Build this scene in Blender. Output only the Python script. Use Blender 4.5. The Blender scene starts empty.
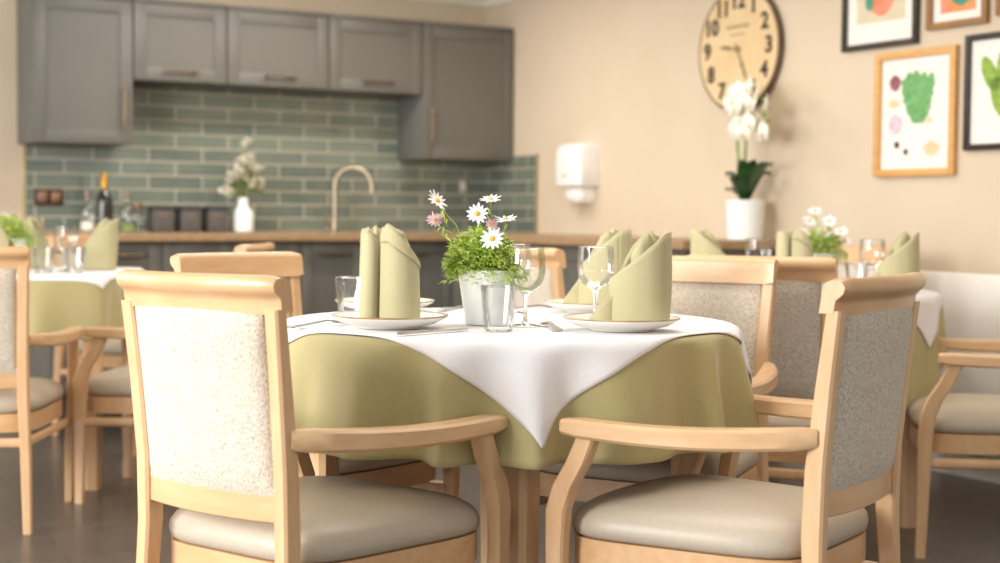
import bpy, bmesh, math, random
from math import sin, cos, pi, radians as R, sqrt, atan2, exp
from mathutils import Vector, Matrix
random.seed(7)
scn = bpy.context.scene
COL = scn.collection

# ------------------------------------------------------------------ materials
def lin(h):
    h = h.lstrip('#'); o = []
    for i in (0, 2, 4):
        c = int(h[i:i+2], 16)/255
        o.append(c/12.92 if c <= .04045 else ((c+.055)/1.055)**2.4)
    return (*o, 1)

def mat(name, col, rough=.5, metal=0, col2=None, scale=20, stretch=(1, 1, 1), bump=0, spec=.5, detail=4, ramp=(.35, .65), sheen=0, coat=0, sss=0, coord='Object'):
    m = bpy.data.materials.new(name); m.use_nodes = True
    nt = m.node_tree; N = nt.nodes; L = nt.links
    b = N['Principled BSDF']
    b.inputs['Base Color'].default_value = lin(col)
    b.inputs['Roughness'].default_value = rough
    b.inputs['Metallic'].default_value = metal
    b.inputs['Specular IOR Level'].default_value = spec
    if sheen: b.inputs['Sheen Weight'].default_value = sheen
    if coat: b.inputs['Coat Weight'].default_value = coat; b.inputs['Coat Roughness'].default_value = .15
    if sss:
        b.inputs['Subsurface Weight'].default_value = sss
        b.inputs['Subsurface Radius'].default_value = (.02, .02, .01)
    if col2 or bump:
        tc = N.new('ShaderNodeTexCoord'); mp = N.new('ShaderNodeMapping')
        mp.inputs['Scale'].default_value = stretch
        L.new(tc.outputs[coord], mp.inputs['Vector'])
        nz = N.new('ShaderNodeTexNoise'); nz.inputs['Scale'].default_value = scale; nz.inputs['Detail'].default_value = detail
        L.new(mp.outputs['Vector'], nz.inputs['Vector'])
        if col2:
            r = N.new('ShaderNodeValToRGB')
            r.color_ramp.elements[0].position = ramp[0]; r.color_ramp.elements[0].color = lin(col)
            r.color_ramp.elements[1].position = ramp[1]; r.color_ramp.elements[1].color = lin(col2)
            L.new(nz.outputs['Fac'], r.inputs['Fac']); L.new(r.outputs['Color'], b.inputs['Base Color'])
        if bump:
            bp = N.new('ShaderNodeBump'); bp.inputs['Strength'].default_value = bump; bp.inputs['Distance'].default_value = .004
            L.new(nz.outputs['Fac'], bp.inputs['Height']); L.new(bp.outputs['Normal'], b.inputs['Normal'])
    return m

def glassmat(name, tint='#ffffff', rough=.02):
    m = bpy.data.materials.new(name); m.use_nodes = True
    nt = m.node_tree; N = nt.nodes; L = nt.links; N.clear()
    out = N.new('ShaderNodeOutputMaterial'); mx = N.new('ShaderNodeMixShader')
    tr = N.new('ShaderNodeBsdfTransparent'); tr.inputs['Color'].default_value = lin(tint)
    gl = N.new('ShaderNodeBsdfGlossy'); gl.inputs['Roughness'].default_value = rough
    lw = N.new('ShaderNodeLayerWeight'); lw.inputs['Blend'].default_value = .32
    mm = N.new('ShaderNodeMath'); mm.operation = 'MULTIPLY_ADD'; mm.inputs[1].default_value = .62; mm.inputs[2].default_value = .045
    L.new(lw.outputs['Fresnel'], mm.inputs[0]); L.new(mm.outputs[0], mx.inputs['Fac'])
    L.new(tr.outputs[0], mx.inputs[1]); L.new(gl.outputs[0], mx.inputs[2]); L.new(mx.outputs[0], out.inputs['Surface'])
    return m

def brickmat(name, c1, c2, mortar, w, h, gap, rough, bump=.3, noise_scale=6, streak=(1, 1, 1), coat=0, nmix=.5, ncols=('#000000', '#ffffff'), bias=0, off=.5):
    m = bpy.data.materials.new(name); m.use_nodes = True
    nt = m.node_tree; N = nt.nodes; L = nt.links; b = N['Principled BSDF']
    uv = N.new('ShaderNodeUVMap')
    br = N.new('ShaderNodeTexBrick'); br.inputs['Scale'].default_value = 1
    br.inputs['Brick Width'].default_value = w; br.inputs['Row Height'].default_value = h; br.inputs['Mortar Size'].default_value = gap
    br.inputs['Mortar Smooth'].default_value = .2; br.inputs['Bias'].default_value = bias; br.offset = off
    br.inputs['Color1'].default_value = lin(c1); br.inputs['Color2'].default_value = lin(c2); br.inputs['Mortar'].default_value = lin(mortar)
    L.new(uv.outputs[0], br.inputs['Vector'])
    mp = N.new('ShaderNodeMapping'); mp.inputs['Scale'].default_value = streak; L.new(uv.outputs[0], mp.inputs['Vector'])
    nz = N.new('ShaderNodeTexNoise'); nz.inputs['Scale'].default_value = noise_scale; nz.inputs['Detail'].default_value = 5
    L.new(mp.outputs[0], nz.inputs['Vector'])
    rp = N.new('ShaderNodeValToRGB'); rp.color_ramp.elements[0].position = .3; rp.color_ramp.elements[1].position = .7
    rp.color_ramp.elements[0].color = lin(ncols[0]); rp.color_ramp.elements[1].color = lin(ncols[1])
    L.new(nz.outputs['Fac'], rp.inputs['Fac'])
    mx = N.new('ShaderNodeMix'); mx.data_type = 'RGBA'; mx.blend_type = 'MIX'; 
    mf = N.new('ShaderNodeMath'); mf.operation = 'MULTIPLY_ADD'; mf.inputs[1].default_value = -nmix; mf.inputs[2].default_value = nmix
    L.new(br.outputs['Fac'], mf.inputs[0]); L.new(mf.outputs[0], mx.inputs['Factor'])
    L.new(br.outputs['Color'], mx.inputs[6]); L.new(rp.outputs['Color'], mx.inputs[7]); L.new(mx.outputs[2], b.inputs['Base Color'])
    b.inputs['Roughness'].default_value = rough
    if coat: b.inputs['Coat Weight'].default_value = coat; b.inputs['Coat Roughness'].default_value = .08
    iv = N.new('ShaderNodeMath'); iv.operation = 'SUBTRACT'; iv.inputs[0].default_value = 1
    L.new(br.outputs['Fac'], iv.inputs[1])
    bp = N.new('ShaderNodeBump'); bp.inputs['Strength'].default_value = bump; bp.inputs['Distance'].default_value = .004
    L.new(iv.outputs[0], bp.inputs['Height']); L.new(bp.outputs['Normal'], b.inputs['Normal'])
    return m

W = dict(
 wall=mat('wall_paint', '#d0bfa8', .85, col2='#d3c3ad', scale=3, bump=.03),
 ceil=mat('ceiling_paint', '#e9e4d6', .9, col2='#ebe6d9', scale=2),
 white=mat('white_gloss_paint', '#f1eee8', .4, col2='#efece6', scale=8),
 beech=mat('beech_wood', '#d4ab80', .38, col2='#ddb78d', scale=14, stretch=(3, 3, .6), bump=.04, coat=.15),
 beecharm=mat('beech_wood_arm', '#d6ad82', .36, col2='#dfba90', scale=14, stretch=(3, .5, 3), bump=.04, coat=.15),
 beechrail=mat('beech_wood_rail', '#d2a77a', .3, col2='#dbb388', scale=14, stretch=(.5, 3, 3), bump=.03, coat=.12),
 tweed=mat('oatmeal_tweed', '#a4907a', .95, col2='#e2d9ca', scale=520, stretch=(1.2, 1, .34), bump=.3, detail=2, ramp=(.30, .60), sheen=.15),
 vinyl=mat('greige_vinyl', '#b8ab99', .42, col2='#bcb09f', scale=90, bump=.05),
 olive=mat('olive_cloth', '#afa472', .7, col2='#b5aa79', scale=260, bump=.12, sheen=.25),
 linen=mat('white_cloth', '#eeedf0', .8, col2='#f4f3f5', scale=260, bump=.1, sheen=.1),
 napkin=mat('sage_napkin', '#b5ad85', .75, col2='#bcb48d', scale=420, bump=.12, sheen=.2),
 china=mat('cream_china', '#f1eee6', .22, col2='#ece8de', scale=9),
 rim=mat('brown_glaze', '#b5986a', .3, col2='#94764d', scale=30),
 pot=mat('white_ceramic', '#f1f4f2', .35, col2='#edf1ef', scale=6),
 steel=mat('steel', '#b9b6b2', .28, 1, col2='#aaa7a3', scale=40),
 nickel=mat('brushed_nickel', '#b3a791', .34, 1, col2='#a79b86', scale=50),
 handle=mat('bronze_handle', '#8a7a66', .38, 1, col2='#7c6d5a', scale=40),
 cab=mat('grey_cabinet', '#67655f', .45, col2='#6a6862', scale=5),
 cabside=mat('grey_carcass', '#676763', .5, col2='#6a6a66', scale=5),
 kick=mat('dark_plinth', '#4a463f', .7, col2='#504b44', scale=5),
 top=mat('oak_worktop', '#a88a68', .45, col2='#997b5b', scale=9, stretch=(.6, 5, 5), bump=.03),
 soil=mat('soil', '#2c2419', .95, col2='#46382a', scale=80, bump=.4),
 leaf=mat('daisy_leaf', '#93b535', .6, col2='#d6e676', scale=45, ramp=(.3, .7)),
 leafdark=mat('orchid_leaf', '#1f3d1c', .35, col2='#2c5026', scale=8, coat=.3),
 leafmid=mat('bouquet_leaf', '#6f8a48', .6, col2='#8aa35e', scale=20),
 stem=mat('green_stem', '#7d8f3c', .6, col2='#93a14c', scale=30),
 petal=mat('white_petal', '#fbf7fa', .6, col2='#f3e6ef', scale=60, ramp=(.4, .75)),
 petalp=mat('pink_petal', '#f3d9e6', .6, col2='#d897b4', scale=60),
 yellow=mat('daisy_centre', '#ecc04e', .7, col2='#d99a3c', scale=200, bump=.4),
 orchid=mat('orchid_petal', '#f8f4e8', .55, col2='#efe9d5', scale=12),
 dkmetal=mat('dark_bronze', '#4b3527', .35, .7, col2='#6a4a36', scale=20),
 copper=mat('copper', '#a98a78', .35, .8, col2='#9b7c6a', scale=20),
 gold=mat('gold_foil', '#c9993f', .35, .7, col2='#b8882f', scale=60),
 bottle=mat('dark_bottle', '#1d1c16', .12, col2='#242319', scale=6, coat=.5),
 label=mat('paper_label', '#efe9dd', .7, col2='#e5dfd2', scale=30),
 canister=mat('taupe_canister', '#55504d', .5, col2='#5a5552', scale=20),
 canlid=mat('charcoal_side', '#33333a', .5, col2='#38383f', scale=20),
 clockface=mat('clock_face', '#e0c69c', .7, col2='#d6b98c', scale=7),
 clockrim=mat('clock_rim', '#6f5a44', .6, col2='#5f4b38', scale=12),
 ink=mat('black_ink', '#352a20', .7, col2='#40342a', scale=30),
 inklight=mat('faded_ink', '#8d7a58', .7, col2='#97845f', scale=30),
 black=mat('black_frame', '#2a211b', .4, col2='#30271f', scale=20),
 oak=mat('oak_frame', '#d9a868', .45, col2='#cf9c5b', scale=16, stretch=(1, 1, 4)),
 walnut=mat('walnut_frame', '#9c7444', .45, col2='#8c663a', scale=16),
 paper=mat('mount_card', '#efe9e2', .85, col2='#ebe5de', scale=10),
 print1=mat('print_cream', '#d9ceb4', .85, col2='#d2c6aa', scale=10),
 coral=mat('print_coral', '#e0785a', .85, col2='#e89a7c', scale=14),
 teal=mat('print_teal', '#4f8f78', .85, col2='#5f9c80', scale=14),
 orange=mat('print_orange', '#d98a4e', .85, col2='#e0a06c', scale=14),
 kale=mat('print_green', '#5e9a5a', .85, col2='#7fb277', scale=50),
 lime=mat('print_lime', '#a9bf55', .85, col2='#6f9a44', scale=40),
 beet=mat('print_beet', '#7a4650', .85, col2='#9a6a6a', scale=40),
 mauve=mat('print_mauve', '#c9b3c4', .85, col2='#d9c8d4', scale=40),
 buff=mat('print_buff', '#d8bf9a', .85, col2='#e2cda9', scale=40),
 plastic=mat('white_plastic', '#efedea', .3, col2='#ecebe7', scale=6),
 greyplastic=mat('grey_plastic', '#b7b2a8', .4, col2='#aea99f', scale=10),
 alu=mat('trim_metal', '#c9bd93', .35, .6, col2='#bfb389', scale=20),
 glass=glassmat('clear_glass'), solid=mat('solid_glass', '#ffffff', .0, col2='#fdfefe', scale=5),
 tile=brickmat('splash_tiles', '#5d6860', '#7a8475', '#b3ae9b', .30, .075, .005, .12, .5, 5, (1.5, 6, 1), .6, .32, ('#57646a', '#868d79')),
 floor=brickmat('floor_planks', '#4c433d', '#5b514a', '#332d29', 1.2, .18, .002, .34, .1, 4, (2, 14, 1), .1, .5, ('#403833', '#6b6159'), off=.37),
)

W['solid'].node_tree.nodes['Principled BSDF'].inputs['Transmission Weight'].default_value = 1
# ------------------------------------------------------------------ shape helpers (V, F lists)
class S:
    def __init__(s): s.v = []; s.f = []
    def add(s, v, f, M=None):
        o = len(s.v)
        s.v += [tuple(M @ Vector(p)) if M else tuple(p) for p in v]
        s.f += [tuple(i+o for i in q) for q in f]; return s
    def loft(s, rings, closed=True, cap=True, M=None):
        n = len(rings[0]); v = [p for r in rings for p in r]; f = []
        for k in range(len(rings)-1):
            for i in range(n if closed else n-1):
                j = (i+1) % n
                f.append((k*n+i, k*n+j, (k+1)*n+j, (k+1)*n+i))
        if cap and closed:
            f.append(tuple(range(n-1, -1, -1))); f.append(tuple((len(rings)-1)*n+i for i in range(n)))
        return s.add(v, f, M)
    def box(s, c, d, bev=0, M=None):
        if bev <= 0:
            x, y, z = c; a, b, e = d[0]/2, d[1]/2, d[2]/2
            v = [(x+i*a, y+j*b, z+k*e) for k in (-1, 1) for j in (-1, 1) for i in (-1, 1)]
            return s.add(v, [(0, 2, 3, 1), (4, 5, 7, 6), (0, 1, 5, 4), (2, 6, 7, 3), (0, 4, 6, 2), (1, 3, 7, 5)], M)
        bm = bmesh.new(); bmesh.ops.create_cube(bm, size=1)
        bmesh.ops.scale(bm, vec=d, verts=bm.verts)
        bmesh.ops.bevel(bm, geom=bm.edges[:], offset=min(bev, min(d)*.45), segments=2, affect='EDGES', profile=.5)
        bmesh.ops.translate(bm, vec=c, verts=bm.verts); bm.verts.index_update()
        v = [tuple(q.co) for q in bm.verts]; f = [tuple(q.index for q in p.verts) for p in bm.faces]; bm.free()
        return s.add(v, f, M)
    def lathe(s, prof, seg=32, M=None, mod=None, cap=False):
        rings = []
        for r, z in prof:
            ring = []
            for i in range(seg):
                a = 2*pi*i/seg; q = r*(mod(a, z) if mod else 1)
                ring.append((q*cos(a), q*sin(a), z))
            rings.append(ring)
        return s.loft(rings, cap=cap, M=M)
    def tube(s, path, rad, seg=8, M=None, flat=None):
        P = [Vector(p) for p in path]; n = len(P); rings = []; up = None
        for k in range(n):
            t = (P[min(k+1, n-1)]-P[max(k-1, 0)]).normalized()
            if up is None: up = Vector((0, 0, 1)) if abs(t.z) < .9 else Vector((1, 0, 0))
            a = t.cross(up).normalized(); b = a.cross(t).normalized(); up = b
            r = rad[k] if isinstance(rad, (list, tuple)) else rad
            f2 = flat if flat else 1
            rings.append([tuple(P[k]+a*r*cos(2*pi*i/seg)+b*r*f2*sin(2*pi*i/seg)) for i in range(seg)])
        return s.loft(rings, M=M)
    def prism(s, poly, z0, z1, M=None):
        return s.loft([[(x, y, z0) for x, y in poly], [(x, y, z1) for x, y in poly]], M=M)
    def ball(s, c, r, M=None, seg=10, rg=6):
        rx, ry, rz = r if isinstance(r, tuple) else (r, r, r)
        prof = [(sin(pi*k/rg), -cos(pi*k/rg)) for k in range(rg+1)]; prof[0] = (.02, -1); prof[-1] = (.02, 1)
        rings = [[(c[0]+rx*a*cos(2*pi*i/seg), c[1]+ry*a*sin(2*pi*i/seg), c[2]+rz*z) for i in range(seg)] for a, z in prof]
        return s.loft(rings, M=M)

def build(name, s, m, parent=None, smooth=40, uv=None, solid=0, subsurf=0):
    me = bpy.data.meshes.new(name); me.from_pydata(s.v, [], s.f); me.materials.append(m)
    bm = bmesh.new(); bm.from_mesh(me); bmesh.ops.recalc_face_normals(bm, faces=bm.faces)
    if uv:
        ul = bm.loops.layers.uv.new('UVMap')
        for f in bm.faces:
            for l in f.loops: l[ul].uv = uv(l.vert.co)
    bm.to_mesh(me); bm.free()
    if smooth:
        me.shade_smooth(); me.set_sharp_from_angle(angle=R(smooth))
    o = bpy.data.objects.new(name, me); COL.objects.link(o)
    if parent: o.parent = parent
    if solid:
        md = o.modifiers.new('thickness', 'SOLIDIFY'); md.thickness = solid; md.offset = 0
    if subsurf:
        md = o.modifiers.new('smooth', 'SUBSURF'); md.levels = subsurf; md.render_levels = subsurf
    return o

def tag(o, label, cat, group=None, kind=None):
    if label: o['label'] = label
    if cat: o['category'] = cat
    if group: o['group'] = group
    if kind: o['kind'] = kind
    return o

def thing(name, label, cat, loc=(0, 0, 0), rz=0, group=None):
    o = bpy.data.objects.new(name, None); COL.objects.link(o); o.empty_display_size = .1
    o.location = loc; o.rotation_euler = (0, 0, rz)
    return tag(o, label, cat, group)

def dup(o, loc=None, rz=None, label=None, group=None, parent=None):
    kids = [c for c in bpy.data.objects if c.parent is o]
    c = o.copy(); COL.objects.link(c)
    if parent: c.parent = parent
    if loc is not None: c.location = loc
    if rz is not None: c.rotation_euler = (0, 0, rz)
    if label: c['label'] = label
    if group: c['group'] = group
    for k in kids: dup(k, parent=c)
    return c

def struct(name, s, m, label=None, **kw):
    o = build(name, s, m, **kw); o['kind'] = 'structure'
    o['label'] = label or name.replace('_', ' '); return o

def T(x=0, y=0, z=0): return Matrix.Translation((x, y, z))
def RZ(a): return Matrix.Rotation(a, 4, 'Z')
def RX(a): return Matrix.Rotation(a, 4, 'X')
def RY(a): return Matrix.Rotation(a, 4, 'Y')

# ------------------------------------------------------------------ room frame
B = .535                                    # kitchen wall direction
K = Vector((cos(B), sin(B), 0)); Nn = Vector((sin(B), -cos(B), 0))
CN = Vector((-.0911, 9.1527, 0))            # corner of kitchen wall and right-hand wall
CEIL = 2.36
def kw(t, o=0, z=0):                        # along the kitchen wall (2.53 = corner), o out into the room
    p = CN+(t-2.53)*K+o*Nn; return Vector((p.x, p.y, z))
def rw(u, o=0, z=0):                        # along the right wall from the corner, o out into the room
    p = CN+u*Nn-o*K; return Vector((p.x, p.y, z))
RK, RR = B, B-pi/2

def plate(pts): return [tuple(p) for p in pts]
def slab(a, b, thick_dir, z0, z1, th):
    d = thick_dir*th
    return [[tuple(Vector((p.x, p.y, z0))) for p in (a, b, b+d, a+d)], [tuple(Vector((p.x, p.y, z1))) for p in (a, b, b+d, a+d)]]

s = S().box((1, 3.5, -.05), (16, 16, .1)); struct('floor', s, W['floor'], 'dark grey-brown wood plank floor', uv=lambda c: (c.x*cos(.45)+c.y*sin(.45), -c.x*sin(.45)+c.y*cos(.45)))
s = S().loft([[tuple(q) for q in (Vector((p.x, p.y, z)) for p in (kw(-3), kw(2.7), rw(7.2, -.14), rw(7.2, 5.2)))] for z in (CEIL, CEIL+.08)]); struct('ceiling', s, W['ceil'], 'pale ceiling over the kitchen corner')
s = S().loft(slab(kw(-3), kw(2.68), -Nn, 0, CEIL, .12)); struct('wall_back', s, W['wall'], 'beige painted wall behind the kitchen units')
s = S().loft(slab(rw(-.02), rw(7.2), K, 0, CEIL, .12)); struct('wall_right', s, W['wall'], 'beige painted wall with clock and pictures')
# cornice: stepped cove profile along both walls
prof = [(0, CEIL-.085), (.012, CEIL-.085), (.016, CEIL-.07), (.03, CEIL-.045), (.055, CEIL-.02), (.07, CEIL-.012), (.075, CEIL), (0, CEIL)]
s = S().loft([[tuple(kw(t, o, z)) for o, z in prof] for t in (-3, 2.53)]); struct('trim_1', s, W['ceil'], 'moulded cornice above the kitchen units')
s = S().loft([[tuple(rw(u, o, z)) for o, z in prof] for u in (0, 7.2)]); struct('trim_2', s, W['ceil'], 'moulded cornice along the right-hand wall')
bp = [(0, 0), (.016, 0), (.016, .07), (.01, .085), (0, .085)]
s = S().loft([[tuple(rw(u, o, z)) for o, z in bp] for u in (2.76, 7.2)]); struct('baseboard_right', s, W['white'], 'white baseboard along the right-hand wall')
# tiled splashback, two runs, with metal edge strips
s = S().loft(slab(kw(-.215), kw(2.53), Nn, .91, 1.80, .010)); struct('trim_3', s, W['tile'], 'green-grey tiled splashback behind the worktop', uv=lambda c: ((c-CN).dot(K), c.z-.91-.003), smooth=0)
s = S().loft(slab(rw(.01), rw(.597), -K, .91, 1.365, .010)); struct('trim_4', s, W['tile'], 'tiled splashback return on the right-hand wall', uv=lambda c: ((c-CN).dot(Nn)+.1, c.z-.91-.003), smooth=0)
s = S().loft(slab(kw(-.228), kw(-.215), Nn, .91, 1.40, .014)); struct('trim_5', s, W['alu'], 'metal edge strip at left of the tiles')
s = S().loft(slab(rw(.597), rw(.61), -K, .91, 1.368, .014)); struct('trim_6', s, W['alu'], 'metal edge strip at right of the tiles')

# ------------------------------------------------------------------ kitchen units
def shaker(w, h, y0, z0, th=.02, st=.065):
    s = S(); x = w/2; st = min(st, w*.28)
    s.box((-x+st/2, y0-th/2, z0+h/2), (st, th, h), .002); s.box((x-st/2, y0-th/2, z0+h/2), (st, th, h), .002)
    s.box((0, y0-th/2, z0+st/2), (w-2*st+.004, th-.0006, st), .002); s.box((0, y0-th/2, z0+h-st/2), (w-2*st+.004, th-.0006, st), .002)
    s.box((0, y0-th*.3, z0+h/2), (w-2*st+.01, th*.45, h-2*st+.01))
    return s
def handle(door, c, L, vertical=False):
    s = S(); x, y, z = c; d = Vector((0, 0, 1)) if vertical else Vector((1, 0, 0)); c = Vector(c)
    s.tube([c-d*L/2+Vector((0, -.028, 0)), c+d*L/2+Vector((0, -.028, 0))], .0065, 10)
    for k in (-1, 1): s.tube([c+d*k*L*.38+Vector((0, .004, 0)), c+d*k*L*.38+Vector((0, -.03, 0))], .005, 8)
    return build('handle', s, W['handle'], door)

def wall_unit(t0, t1, z0, z1, label, hk):
    w = t1-t0-.004; h = z1-z0
    th = thing('wall_cabinet', label, 'cabinet', kw((t0+t1)/2, 0, z0), RK, 'grey wall cabinets')
    s = S().box((0, -.157, h/2), (w, .306, h), .002); build('carcass', s, W['cabside'], th)
    s = S().box((0, -.158, h+.011), (w, .34, .022), .006); build('cornice', s, W['cab'], th)
    d = build('door', shaker(w-.004, h-.006, -.311, .003), W['cab'], th)
    if hk == 'r': handle(d, (w/2-.05, -.331, .19), .2, True)
    elif hk == 'l': handle(d, (-w/2+.05, -.331, .19), .2, True)
    else: handle(d, (0, -.331, .055), .19)
for a in [(-.257, .252, 1.358, 2.09, 'tall grey wall cabinet at the left end, upright handle at its right', 'r'),
          (.252, .756, 1.693, 2.09, 'short grey wall cabinet next to the tall left-hand one', 'm'),
          (.756, 1.342, 1.693, 2.09, 'short grey wall cabinet in the middle, above the white vase', 'm'),
          (1.342, 1.92, 1.693, 2.09, 'short grey wall cabinet above the tap, beside the tall right-hand one', 'm'),
          (1.92, 2.526, 1.332, 2.09, 'tall grey wall cabinet in the room corner, upright handle at its left', 'l')]:
    wall_unit(*a)

WT = .91
pl = [kw(-.24), kw(2.53), rw(2.75), rw(2.75, .61), rw(.63, .61), kw(-.24, .63)]
def inset(z0, z1, e):
    return [[(p.x, p.y, z) for p in pl] for z in (z0, z1)]
s = S().loft(inset(.87, WT, 0))
wt = build('worktop', s, W['top'], smooth=0); tag(wt, 'L-shaped oak worktop running under the tiles and along the right-hand wall', 'worktop')
md = wt.modifiers.new('edge', 'BEVEL'); md.width = .004; md.segments = 2

def base_unit(cen, rz, w, label, hl=.16):
    th = thing('base_cabinet', label, 'cabinet', cen, rz, 'grey base cabinets')
    s = S().box((0, -.28, .49), (w-.003, .54, .756), .002); build('carcass', s, W['cabside'], th)
    s = S().box((0, -.265, .056), (w-.003, .5, .11)); build('plinth', s, W['kick'], th)
    d = build('door', shaker(w-.006, .735, -.551, .125), W['cab'], th)
    handle(d, (0, -.571, .80), hl)
t = -.235
for w_, l in [(.185, 'narrow grey base cabinet at the far left end of the kitchen run'), (.375, 'grey base cabinet below the bottles and the left canister'),
              (.375, 'grey base cabinet between the canisters and the white vase, one along from the bottles'), (.375, 'grey base cabinet right of the white vase, left of the tap'),
              (.375, 'grey base cabinet directly below the brass tap'), (.56, 'grey base cabinet right of the tap, beside the inner corner')]:
    base_unit(kw(t+w_/2), RK, w_, l, .16 if w_ > .3 else .09); t += w_
for i, l in enumerate(['grey base cabinet behind the potted daisies, nearest the inner corner of the worktop', 'grey base cabinet behind the wine glasses, in the middle of the right-hand run', 'grey base cabinet at the near end of the right-hand run under the orchid']):
    base_unit(rw(.62+.7*(i+.5)), RR, .7, l)

# tap
th = thing('kitchen_tap', 'brushed brass swan-neck tap standing on the oak worktop', 'tap', kw(1.455, .16, WT), RK)
s = S().lathe([(.03, 0), (.03, .008), (.019, .016), (.017, .06), (.0165, .075), (.001, .076)], 20, cap=True); build('base', s, W['nickel'], th)
path = [(0, 0, .05), (0, 0, .26)]
dx, dy = .82, -.57
for k in range(1, 15):
    a = pi*k/15*1.05; path.append((dx*.105*(1-cos(a)), dy*.105*(1-cos(a)), .26+.105*sin(a)))
p = path[-1]; path.append((p[0]+.002, p[1]-.001, p[2]-.05))
s = S().tube(path, .0145, 14); build('spout', s, W['nickel'], th)
s = S().tube([(-.015, 0, .045), (-.055, -.005, .05)], .012, 12); s.tube([(-.05, -.005, .05), (-.06, -.01, .12)], .006, 10); build('lever', s, W['nickel'], th)

# canisters
def canister(t, label):
    th = thing('storage_canister', label, 'canister', kw(t, .25, WT), RK, 'taupe canisters on the worktop')
    s = S().box((0, 0, .058), (.108, .128, .116), .008); build('body', s, W['canister'], th)
    s = S().box((0, 0, .126), (.112, .132, .022), .006); build('lid', s, W['canlid'], th)
    s = S().box((0, -.0645, .092), (.05, .002, .008), 0); build('nameplate', s, W['copper'], th)
canister(.416, 'taupe storage canister nearest the bottles'); canister(.565, 'taupe storage canister in the middle of the three'); canister(.713, 'taupe storage canister nearest the white vase')

# bottles
def bottle(name, t, o, prof, m, label, cap=None, capm=None, lab=None, labm=None):
    th = thing(name, label, 'bottle', kw(t, o, WT), RK, 'bottles at the left of the worktop')
    build('glass_body', S().lathe(prof, 24, cap=True), m, th)
    if cap: build('cap', S().lathe(cap, 20, cap=True), capm, th)
    if lab: build('label', S().lathe(lab, 24), labm or W['label'], th)
bottle('wine_bottle', .126, .24, [(.035, 0), (.042, .006), (.043, .15), (.04, .175), (.025, .205), (.015, .225), (.014, .27)], W['bottle'], 'dark wine bottle with gold foil neck on the worktop',
       [(.0155, .215), (.0165, .222), (.0165, .298), (.013, .303)], W['gold'], [(.0436, .06), (.0436, .125)], W['bottle'])
cl = [(.03, 0), (.034, .005), (.034, .12), (.028, .14), (.013, .155), (.012, .185)]
bottle('syrup_bottle', .045, .22, cl, W['glass'], 'clear bottle with a white label, left of the wine bottle', [(.0135, .178), (.0145, .182), (.0145, .205), (.004, .208)], W['copper'], [(.0346, .012), (.0346, .055)])
bottle('syrup_bottle', .235, .27, cl, W['glass'], 'clear bottle with a copper stopper, just right of the wine bottle', [(.0135, .178), (.0145, .182), (.0145, .205), (.004, .208)], W['copper'], [(.0346, .012), (.0346, .045)], W['leafmid'])
bottle('spice_jar', .305, .22, [(.024, 0), (.027, .004), (.027, .105), (.02, .12)], W['glass'], 'small jar with a copper lid beside the left canister', [(.024, .115), (.026, .12), (.026, .15), (.02, .153)], W['copper'])

# vase with flowers
def blob(s, c, r, n=7):
    for k in range(n):
        a = 2*pi*k/n+random.random(); e = random.uniform(-.3, .9)
        M = T(*c) @ RZ(a) @ RY(-e)
        s.add([(0, 0, 0), (r*.5, -r*.35, r*.08), (r, 0, r*.2), (r*.5, r*.35, r*.08)], [(0, 1, 2, 3)], M)
th = thing('flower_vase', 'white bottle-shaped vase of cream flowers on the worktop', 'vase', kw(.874, .25, WT), RK)
s = S().lathe([(.045, 0), (.056, .006), (.057, .09), (.05, .118), (.03, .138), (.026, .15), (.028, .185), (.024, .188), (.022, .15)], 28, cap=True); build('vase', s, W['pot'], th)
st = S(); lf = S()
for k in range(24):
    a = 2*pi*k/24*5+random.random()*.3; d = random.uniform(.02, .115); h = random.uniform(.26, .41) - d*.55
    if k == 0: d, h = .02, .47
    tip = (d*cos(a), d*sin(a)*.7, h); st.tube([(0, 0, .16), (tip[0]*.4, tip[1]*.4, .18+(h-.18)*.6), tip], .0018, 5)
    f = S(); [blob(f, (tip[0]+random.uniform(-.02, .02), tip[1]+random.uniform(-.02, .02), tip[2]+random.uniform(-.02, .025)), .026) for _ in range(8)]
    build('blossom', f, W['orchid'], th, 0)
    for q in range(4):
        c = [tip[i]*random.uniform(.5, 1.05) for i in range(2)]+[.17+(h-.17)*random.uniform(.3, .9)]
        M = T(*c) @ RZ(a+random.uniform(-1, 1)) @ RY(random.uniform(-.6, .3))
        lf.add([(0, 0, 0), (.02, -.009, .004), (.045, 0, -.004), (.02, .009, .004)], [(0, 1, 2, 3)], M)
build('stem', st, W['stem'], th); build('foliage', lf, W['leafmid'], th, 0)

# wall sockets
th = thing('wall_socket', 'dark bronze double socket on the tiles at the far left', 'socket', kw(-.10, .011, 1.045), RK)
s = S().box((0, -.006, .043), (.146, .012, .086), .003); build('faceplate', s, W['dkmetal'], th)
for k in (-1, 1): build('outlet', S().box((k*.036, -.013, .043), (.05, .006, .052), .004), W['copper'], th)
th = thing('wall_switch', 'small pale switch plate under the corner wall cabinet', 'switch', kw(2.36, .011, 1.145), RK)
build('faceplate', S().box((0, -.006, .043), (.05, .012, .086), .003), W['greyplastic'], th); build('rocker', S().box((0, -.0135, .043), (.022, .006, .04), .002), W['label'], th)

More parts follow.
